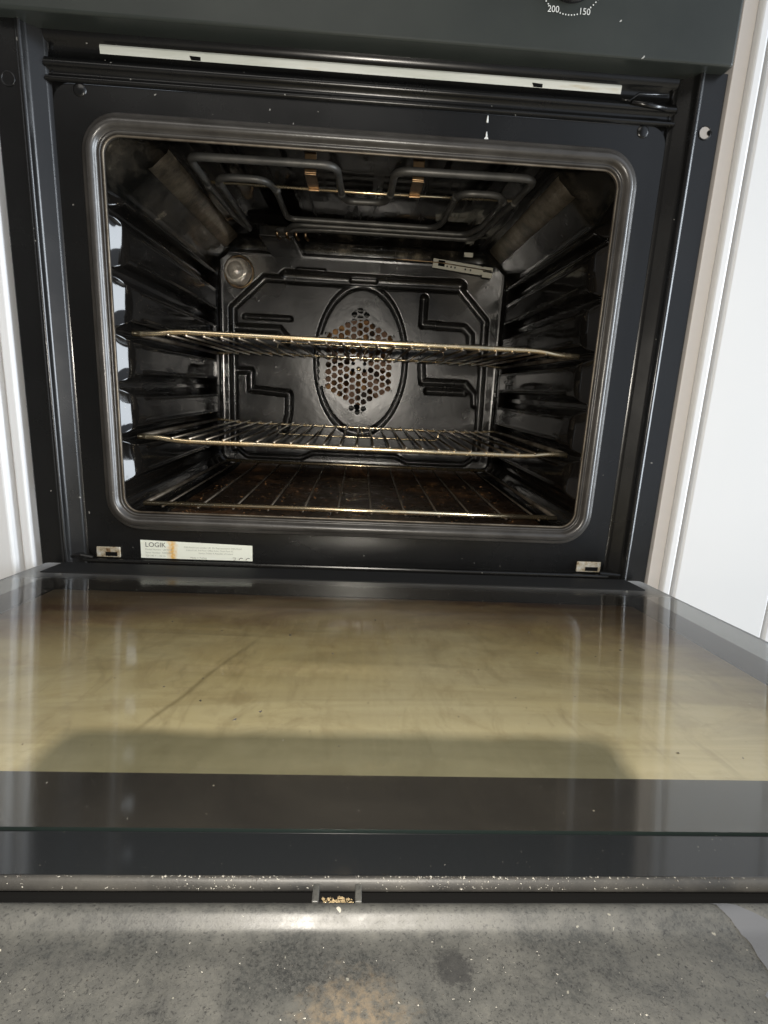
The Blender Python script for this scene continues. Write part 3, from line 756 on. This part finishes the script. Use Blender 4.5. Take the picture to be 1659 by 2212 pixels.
# --- hinge slots, lower lip ---------------------------------------------------------------------------
for x0, x1, z0, z1 in ((-250, -227, -15.0, -4.5), (229, 254, -14.5, -3.5)):
    b = MB(); b.box(x0, x1, 9.6, 11.4, z0, z1); ho = b.build('hinge_slot', hingemat, oven, bevel=.8)
    b = MB(); b.box(x0+9, x1-3, 9.0, 9.5, z0+1.5, z0+5.5); b.build('slot_opening', void, ho)
b = MB()
b.tube([(-262, 8, -17.5), (262, 8, -17.5)], 1.6, 8)
b.tube([(-272, 6, -14), (-262, 5, -12), (-252, 7, -14.5)], 1.8, 8); b.tube([(252, 6, -14), (276, 4, -15), (279, 3, -19)], 2.0, 8)
b.box(-297, 297, 14, 60, -60, -19)
b.build('lower_lip', framemat, oven, smooth=False)

# ================================================================== THE DOOR (hinged part of the oven)
DW = 289
b = MB()
b.box(-DW+3, DW-3, -452, 6, -34, -27)                       # outer skin
b.box(-DW+3, -DW+15, -452, 6, -26.8, -5.2); b.box(DW-15, DW-3, -452, 6, -26.8, -5.2)
b.box(-DW+15.2, DW-15.2, -6, 6, -26.8, -5.2)
door = b.build('oven_door', printed, oven, bevel=.5)
door.location = (0, -15*S, -16*S); door.rotation_euler = (-math.radians(6.2), 0, 0)
# clear pane
def slab(name, x0, x1, s0, s1, t0, t1, m_, parent, r=4):
    pts = rrect(x0, x1, -s1, -s0, r, 6); n = len(pts); v = [(x, y, t0) for x, y in pts]+[(x, y, t1) for x, y in pts]
    f = [tuple(range(n-1, -1, -1)), tuple(range(n, 2*n))]+[(k, (k+1) % n, n+(k+1) % n, n+k) for k in range(n)]
    return link(name, pydata(v, f), m_, parent, smooth=False)
pts = rrect(-DW, DW, -346, 9, 4, 6); n = len(pts)
g_ = link('inner_glass', pydata([(x, y, 0) for x, y in pts], [tuple(range(n))]), doorglass, door, smooth=False)
# its ground edge and the black print on its underside
v = [(x, y, 0) for x, y in pts]+[(x, y, -4) for x, y in pts]
link('glass_edge', pydata(v, [(k, (k+1) % n, n+(k+1) % n, n+k) for k in range(n)]), glassedge, door, smooth=False)
outer = rrect(-DW+.4, DW-.4, -345.6, 8.6, 4, 8); inner = rrect(-262, 262, -316.8, -24, 7, 8); N = len(outer)
v = [(x, y, -.6) for x, y in outer]+[(x, y, -.6) for x, y in inner]+[(x, y, -3.6) for x, y in outer]+[(x, y, -3.6) for x, y in inner]
f = [(k, (k+1) % N, N+(k+1) % N, N+k) for k in range(N)]+[(2*N+(k+1) % N, 2*N+k, 3*N+k, 3*N+(k+1) % N) for k in range(N)]+[(N+k, N+(k+1) % N, 3*N+(k+1) % N, 3*N+k) for k in range(N)]
link('printed_border', pydata(v, f), printed, door, smooth=False)
slab('reflection_mask_strip', -273, 273, -9, 30, .15, 1.0, mattestrip, door, 1)  # matte strip added over the glass to hide the label's reflection
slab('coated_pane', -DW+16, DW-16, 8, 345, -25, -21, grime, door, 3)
# glossy strip, rail, slot, lip and flat trim: one profile along the door's top edge
prof = [(345.8, -6), (346.0, -1.2), (346.6, -.8), (346.9, -.8), (363.5, -.8), (363.9, -.8), (364.3, -.4), (364.7, .05), (365.2, .2), (365.8, .0), (366.3, -.6), (366.7, -1.4), (366.95, -2.3), (366.9, -3.0), (365.6, -3.8), (360, -5)]
v = [(x, -s_, t_) for x in (-DW, DW) for s_, t_ in prof]; n = len(prof)
f = [(i, i+1, n+i+1, n+i) for i in range(n-1)]
me = pydata(v, f); tr1 = link('top_rail', me, [stripgloss, rail], door)
me.polygons.foreach_set('material_index', [0 if i < 6 else 1 for i in range(n-1)])
prof = [(371.6, -22), (371.7, -3.4), (372.3, -1.4), (373.4, -.5), (374.6, .2), (375.8, .1), (376.9, -.6), (377.8, -1.6), (378.8, -2.7), (380.0, -3.4), (382, -3.7), (384, -3.8), (452, -3.9), (455, -4.9), (456, -7), (456, -34)]
v = [(x, -s_, t_) for x in np.linspace(-DW, DW, 30) for s_, t_ in prof]; n = len(prof)
f = [(j*n+i, j*n+i+1, (j+1)*n+i+1, (j+1)*n+i) for j in range(29) for i in range(n-1)]
link('top_trim', pydata(v, f), trim, door)
b = MB(); b.box(-DW, DW, -366, -353, -26.5, -6); b.box(-DW, DW, -371.4, -366.2, -23, -22); b.build('vent_slot', void, door)
for x in (-4.2, 7.4):
    b = MB(); b.box(x-.9, x+.9, -373.6, -367.6, -22, .2); b.build('slot_rib', trim, door, bevel=.3)
b = MB(); b.box(-3.2, 6.4, -373.4, -369.2, -8, -4); b.build('slot_bridge', rail, door)
# peeling film at the right
fp = [(99.5, -373.9), (121, -374.2), (150, -374.5), (150, -404), (140, -430), (93, -430), (95, -410), (100.5, -402), (99, -396), (104, -392), (104.3, -386), (106, -382), (104.5, -379), (101.5, -376.5)]
b = MB()
def trim_h(s_):
    pr = [(372.7, -1.5), (373.4, -.5), (374.6, .2), (375.8, .1), (376.9, -.6), (377.8, -1.6), (378.8, -2.7), (380.0, -3.4), (382, -3.7), (384, -3.8), (456, -3.9)]
    return float(np.interp(s_, [p[0] for p in pr], [p[1] for p in pr]))
rows = np.array([374, 374.8, 375.5, 376.5, 377.6, 378.6, 379.4, 380.3, 381.4, 383, 386, 389, 392, 396, 400, 404, 412, 430])
lefts = np.interp(rows, [374, 376.5, 379, 382, 386, 392, 396, 402, 410, 430], [105, 106.5, 109, 110.5, 109.3, 109, 104, 105.5, 101, 99])+np.random.uniform(-.4, .4, len(rows))
v = []
for s_, l_ in zip(rows, lefts): v += [(l_, -s_, trim_h(s_)+.25), (l_+9+5*math.sin(s_*.35), -s_, trim_h(s_)+.25)]
b.add(v, [(2*i, 2*i+2, 2*i+3, 2*i+1) for i in range(len(rows)-1)])
b.build('peeling_film', filmmat, door, smooth=True)

# ================================================================== SHELVES
def shelf(name, label, z, flip, rw=221, y0=53, y1=354, nrod=23, step=17.0):
    t = empty(name, (0, (y0+y1)/2, z), label, 'oven shelf', 'wire shelves in the side grooves')
    ym = (y0+y1)/2; d = 1 if flip else -1
    b = MB()
    path = rounded([(-rw, y0-ym, 0), (-rw+18, y0-ym, 0), (-rw+42, y0-ym, 3.2*d), (rw-42, y0-ym, 3.2*d), (rw-18, y0-ym, 0), (rw, y0-ym, 0)], 12, 5)
    b.tube(path, 2.7, 12); b.build('front_bar', chrome, t, smooth=True)
    b = MB(); path = rounded([(-rw, y1-ym, 0), (-rw+14, y1-ym, 0), (-rw+32, y1-ym, 3.2*d), (rw-32, y1-ym, 3.2*d), (rw-14, y1-ym, 0), (rw, y1-ym, 0)], 12, 5)
    b.tube(path, 1.9, 10); b.build('rear_bar', chrome, t, smooth=True)
    for s_ in (-1, 1):
        b = MB(); b.tube([(s_*(rw-1), y0-ym, 0), (s_*(rw-1), y1-ym, 0)], 2.4, 10); b.build('side_bar', dullwire, t, smooth=True)
    rz = -d*3.2+3.2*d if False else 3.2*d-3.0*d
    b0 = MB(); b0.tube([(0, y0-ym-3.1, rz), (0, y1-ym+1.5, rz)], 1.25, 8)
    me = None
    for k in range(nrod):
        x = (k-(nrod-1)/2)*step
        if me is None: o = b0.build('cross_wire', wire, t, smooth=True); me = o.data
        else: o = bpy.data.objects.new('cross_wire', me); C.objects.link(o); o.parent = t
        o.location = (x*S, 0, 0)
    up = 20 if flip else -18
    b = MB(); b.tube(rounded([(-127, y1-ym-3, 3*d), (-127, y1-ym-4, up), (127, y1-ym-4, up), (127, y1-ym-3, 3*d)], 8, 5), 1.2, 8)
    b.tube([(4, y1-ym-3, 3*d), (6, y1-ym-4, up*.6), (10, y1-ym-4, up)], 1.1, 8)
    b.build('stop_loop', chrome, t, smooth=True)
    return t
shelf('wire_shelf', 'chrome wire shelf in the groove at fan height, upper of the two', 199.5, True)
shelf('wire_shelf', 'chrome wire shelf one level below the fan, lower of the two', 100.0, False)
t = empty('wire_rack', (0, 200, 35), 'wide-spaced wire rack lying just above the dirty oven floor', 'oven rack')
b = MB(); b.tube([(-212, -164, 0), (212, -164, 0)], 2.5, 12); b.build('front_bar', chrome, t, smooth=True)
b = MB(); b.tube([(-210, 163, 0), (210, 163, 0)], 2.2, 12); b.build('rear_bar', chrome, t, smooth=True)
for s_ in (-1, 1):
    b = MB(); b.tube([(s_*211, -163, 0), (s_*209, 160, 0)], 2.2, 10); b.build('side_bar', dullwire, t, smooth=True)
b0 = MB(); b0.tube([(0, -166, -2.8), (0, 165, -2.8)], 1.15, 8); me = None
for k in range(12):
    x = (k-5.5)*35.2
    if me is None: o = b0.build('cross_wire', dullwire, t, smooth=True); me = o.data
    else: o = bpy.data.objects.new('cross_wire', me); C.objects.link(o); o.parent = t
    o.location = (x*S, 0, 0)

# ================================================================== CRUMBS AND LINT
def scatter(name, pts, sizes, material, flat=.5):
    b = MB(); mis = []
    for (p, sz, mi_) in zip(pts, sizes, material[1]):
        a = [Vector((random.uniform(-1, 1), random.uniform(-1, 1), random.uniform(-1, 1)))*.35 for _ in range(6)]
        base = [(1,0,0), (-1,0,0), (0,1,0), (0,-1,0), (0,0,1), (0,0,-1)]
        ang = random.uniform(0, 6.28); st = random.uniform(.6, 1.5); ca, sa = math.cos(ang), math.sin(ang)
        vv = []
        for q, r_ in zip(base, a):
            x = (q[0]+r_.x)*sz*st; y = (q[1]+r_.y)*sz/st; z = (q[2]+r_.z)*sz*flat
            vv.append((p[0]+x*ca-y*sa, p[1]+x*sa+y*ca, p[2]+z))
        b.cur = mi_; b.add(vv, [(0,2,4), (2,1,4), (1,3,4), (3,0,4), (2,0,5), (1,2,5), (3,1,5), (0,3,5)])
    return b.build(name, material[0])
P_, Z_, M_ = [], [], []
for _ in range(2400):
    if random.random() < .7: x = random.gauss(-60, 110); y = 24+abs(random.gauss(0, 16))
    else: x = random.uniform(-195, 195); y = random.uniform(24, 320)
    if random.random() < .2: x = random.gauss(75, 30); y = 24+abs(random.gauss(0, 12))
    if abs(x) > 196 or y > 330: continue
    sink = 2.5 if (y > 66 and abs(x) < 172) else 0
    P_.append((x, y, 18.2-sink)); Z_.append(random.choice([.35, .5, .7, 1.0, 1.4])*random.uniform(.6, 1.2)); M_.append(0 if random.random() < .82 else 1)
tag(scatter('food_crumbs', P_, Z_, ([crumb_b, crumb_l], M_)), 'brown burnt crumbs scattered over the oven floor behind the seal', 'crumbs', kind='stuff')
th = math.radians(6.2); cth, sth = math.cos(th), math.sin(th)
def D(x, s_, t_): return (x, -15-s_*cth+t_*sth, -16+s_*sth+t_*cth)
P_, Z_, M_ = [], [], []
for _ in range(46):                       # dark crumbs on the glass
    s_ = random.uniform(60, 312); P_.append(D(random.uniform(-220, 220)*(1-.4*s_/350), s_, .2)); Z_.append(random.choice([.25, .35, .6, .8])); M_.append(1)
for _ in range(260):                      # lint on the glass
    s_ = random.uniform(15, 344) if random.random() < .5 else random.uniform(230, 344); x = random.uniform(-230, 230)*(1-.4*s_/350)
    P_.append(D(x, s_, .15)); Z_.append(random.choice([.12, .16, .2, .3])*(1.4-s_/420)); M_.append(0 if random.random() < .8 else 1)
for _ in range(45):
    P_.append(D(random.uniform(-110, 130), random.uniform(346.5, 361), -.78)); Z_.append(random.uniform(.05, .14)); M_.append(0)
for _ in range(2200):                     # fluff on the rail
    x = random.uniform(-120, 130); u = random.random()
    if random.random() < .6: x = random.choice([random.gauss(60, 22), random.gauss(-30, 9), random.gauss(30, 10)])
    s_ = 365.2+1.7*u; P_.append(D(x, s_, trim_h(0) if False else (.32-2.5*u**1.5))); Z_.append(random.choice([.06, .1, .14, .3])*random.uniform(.6, 1.2)); M_.append(0 if random.random() < .6 else 1)
for _ in range(260):                      # grit on the flat trim
    s_ = random.uniform(381, 412); P_.append(D(random.uniform(-105, 120), s_, trim_h(s_))); Z_.append(random.choice([.06, .08, .1, .16, .24])); M_.append(0 if random.random() < .75 else 1)
for _ in range(90):                       # crumbs in the slot bridge
    P_.append(D(random.uniform(-2.8, 6.2), random.uniform(369, 373), random.uniform(-4, -2.6))); Z_.append(random.uniform(.25, .6)); M_.append(2)
tag(scatter('dust_and_lint', P_, Z_, ([lint, darkspeck, crumb_l], M_), .6), 'pale lint and grit lying on the open door glass and its rail', 'dust', kind='stuff')

scene.render.resolution_x = 768; scene.render.resolution_y = 1024
scene.cycles.max_bounces = 10; scene.cycles.transparent_max_bounces = 12
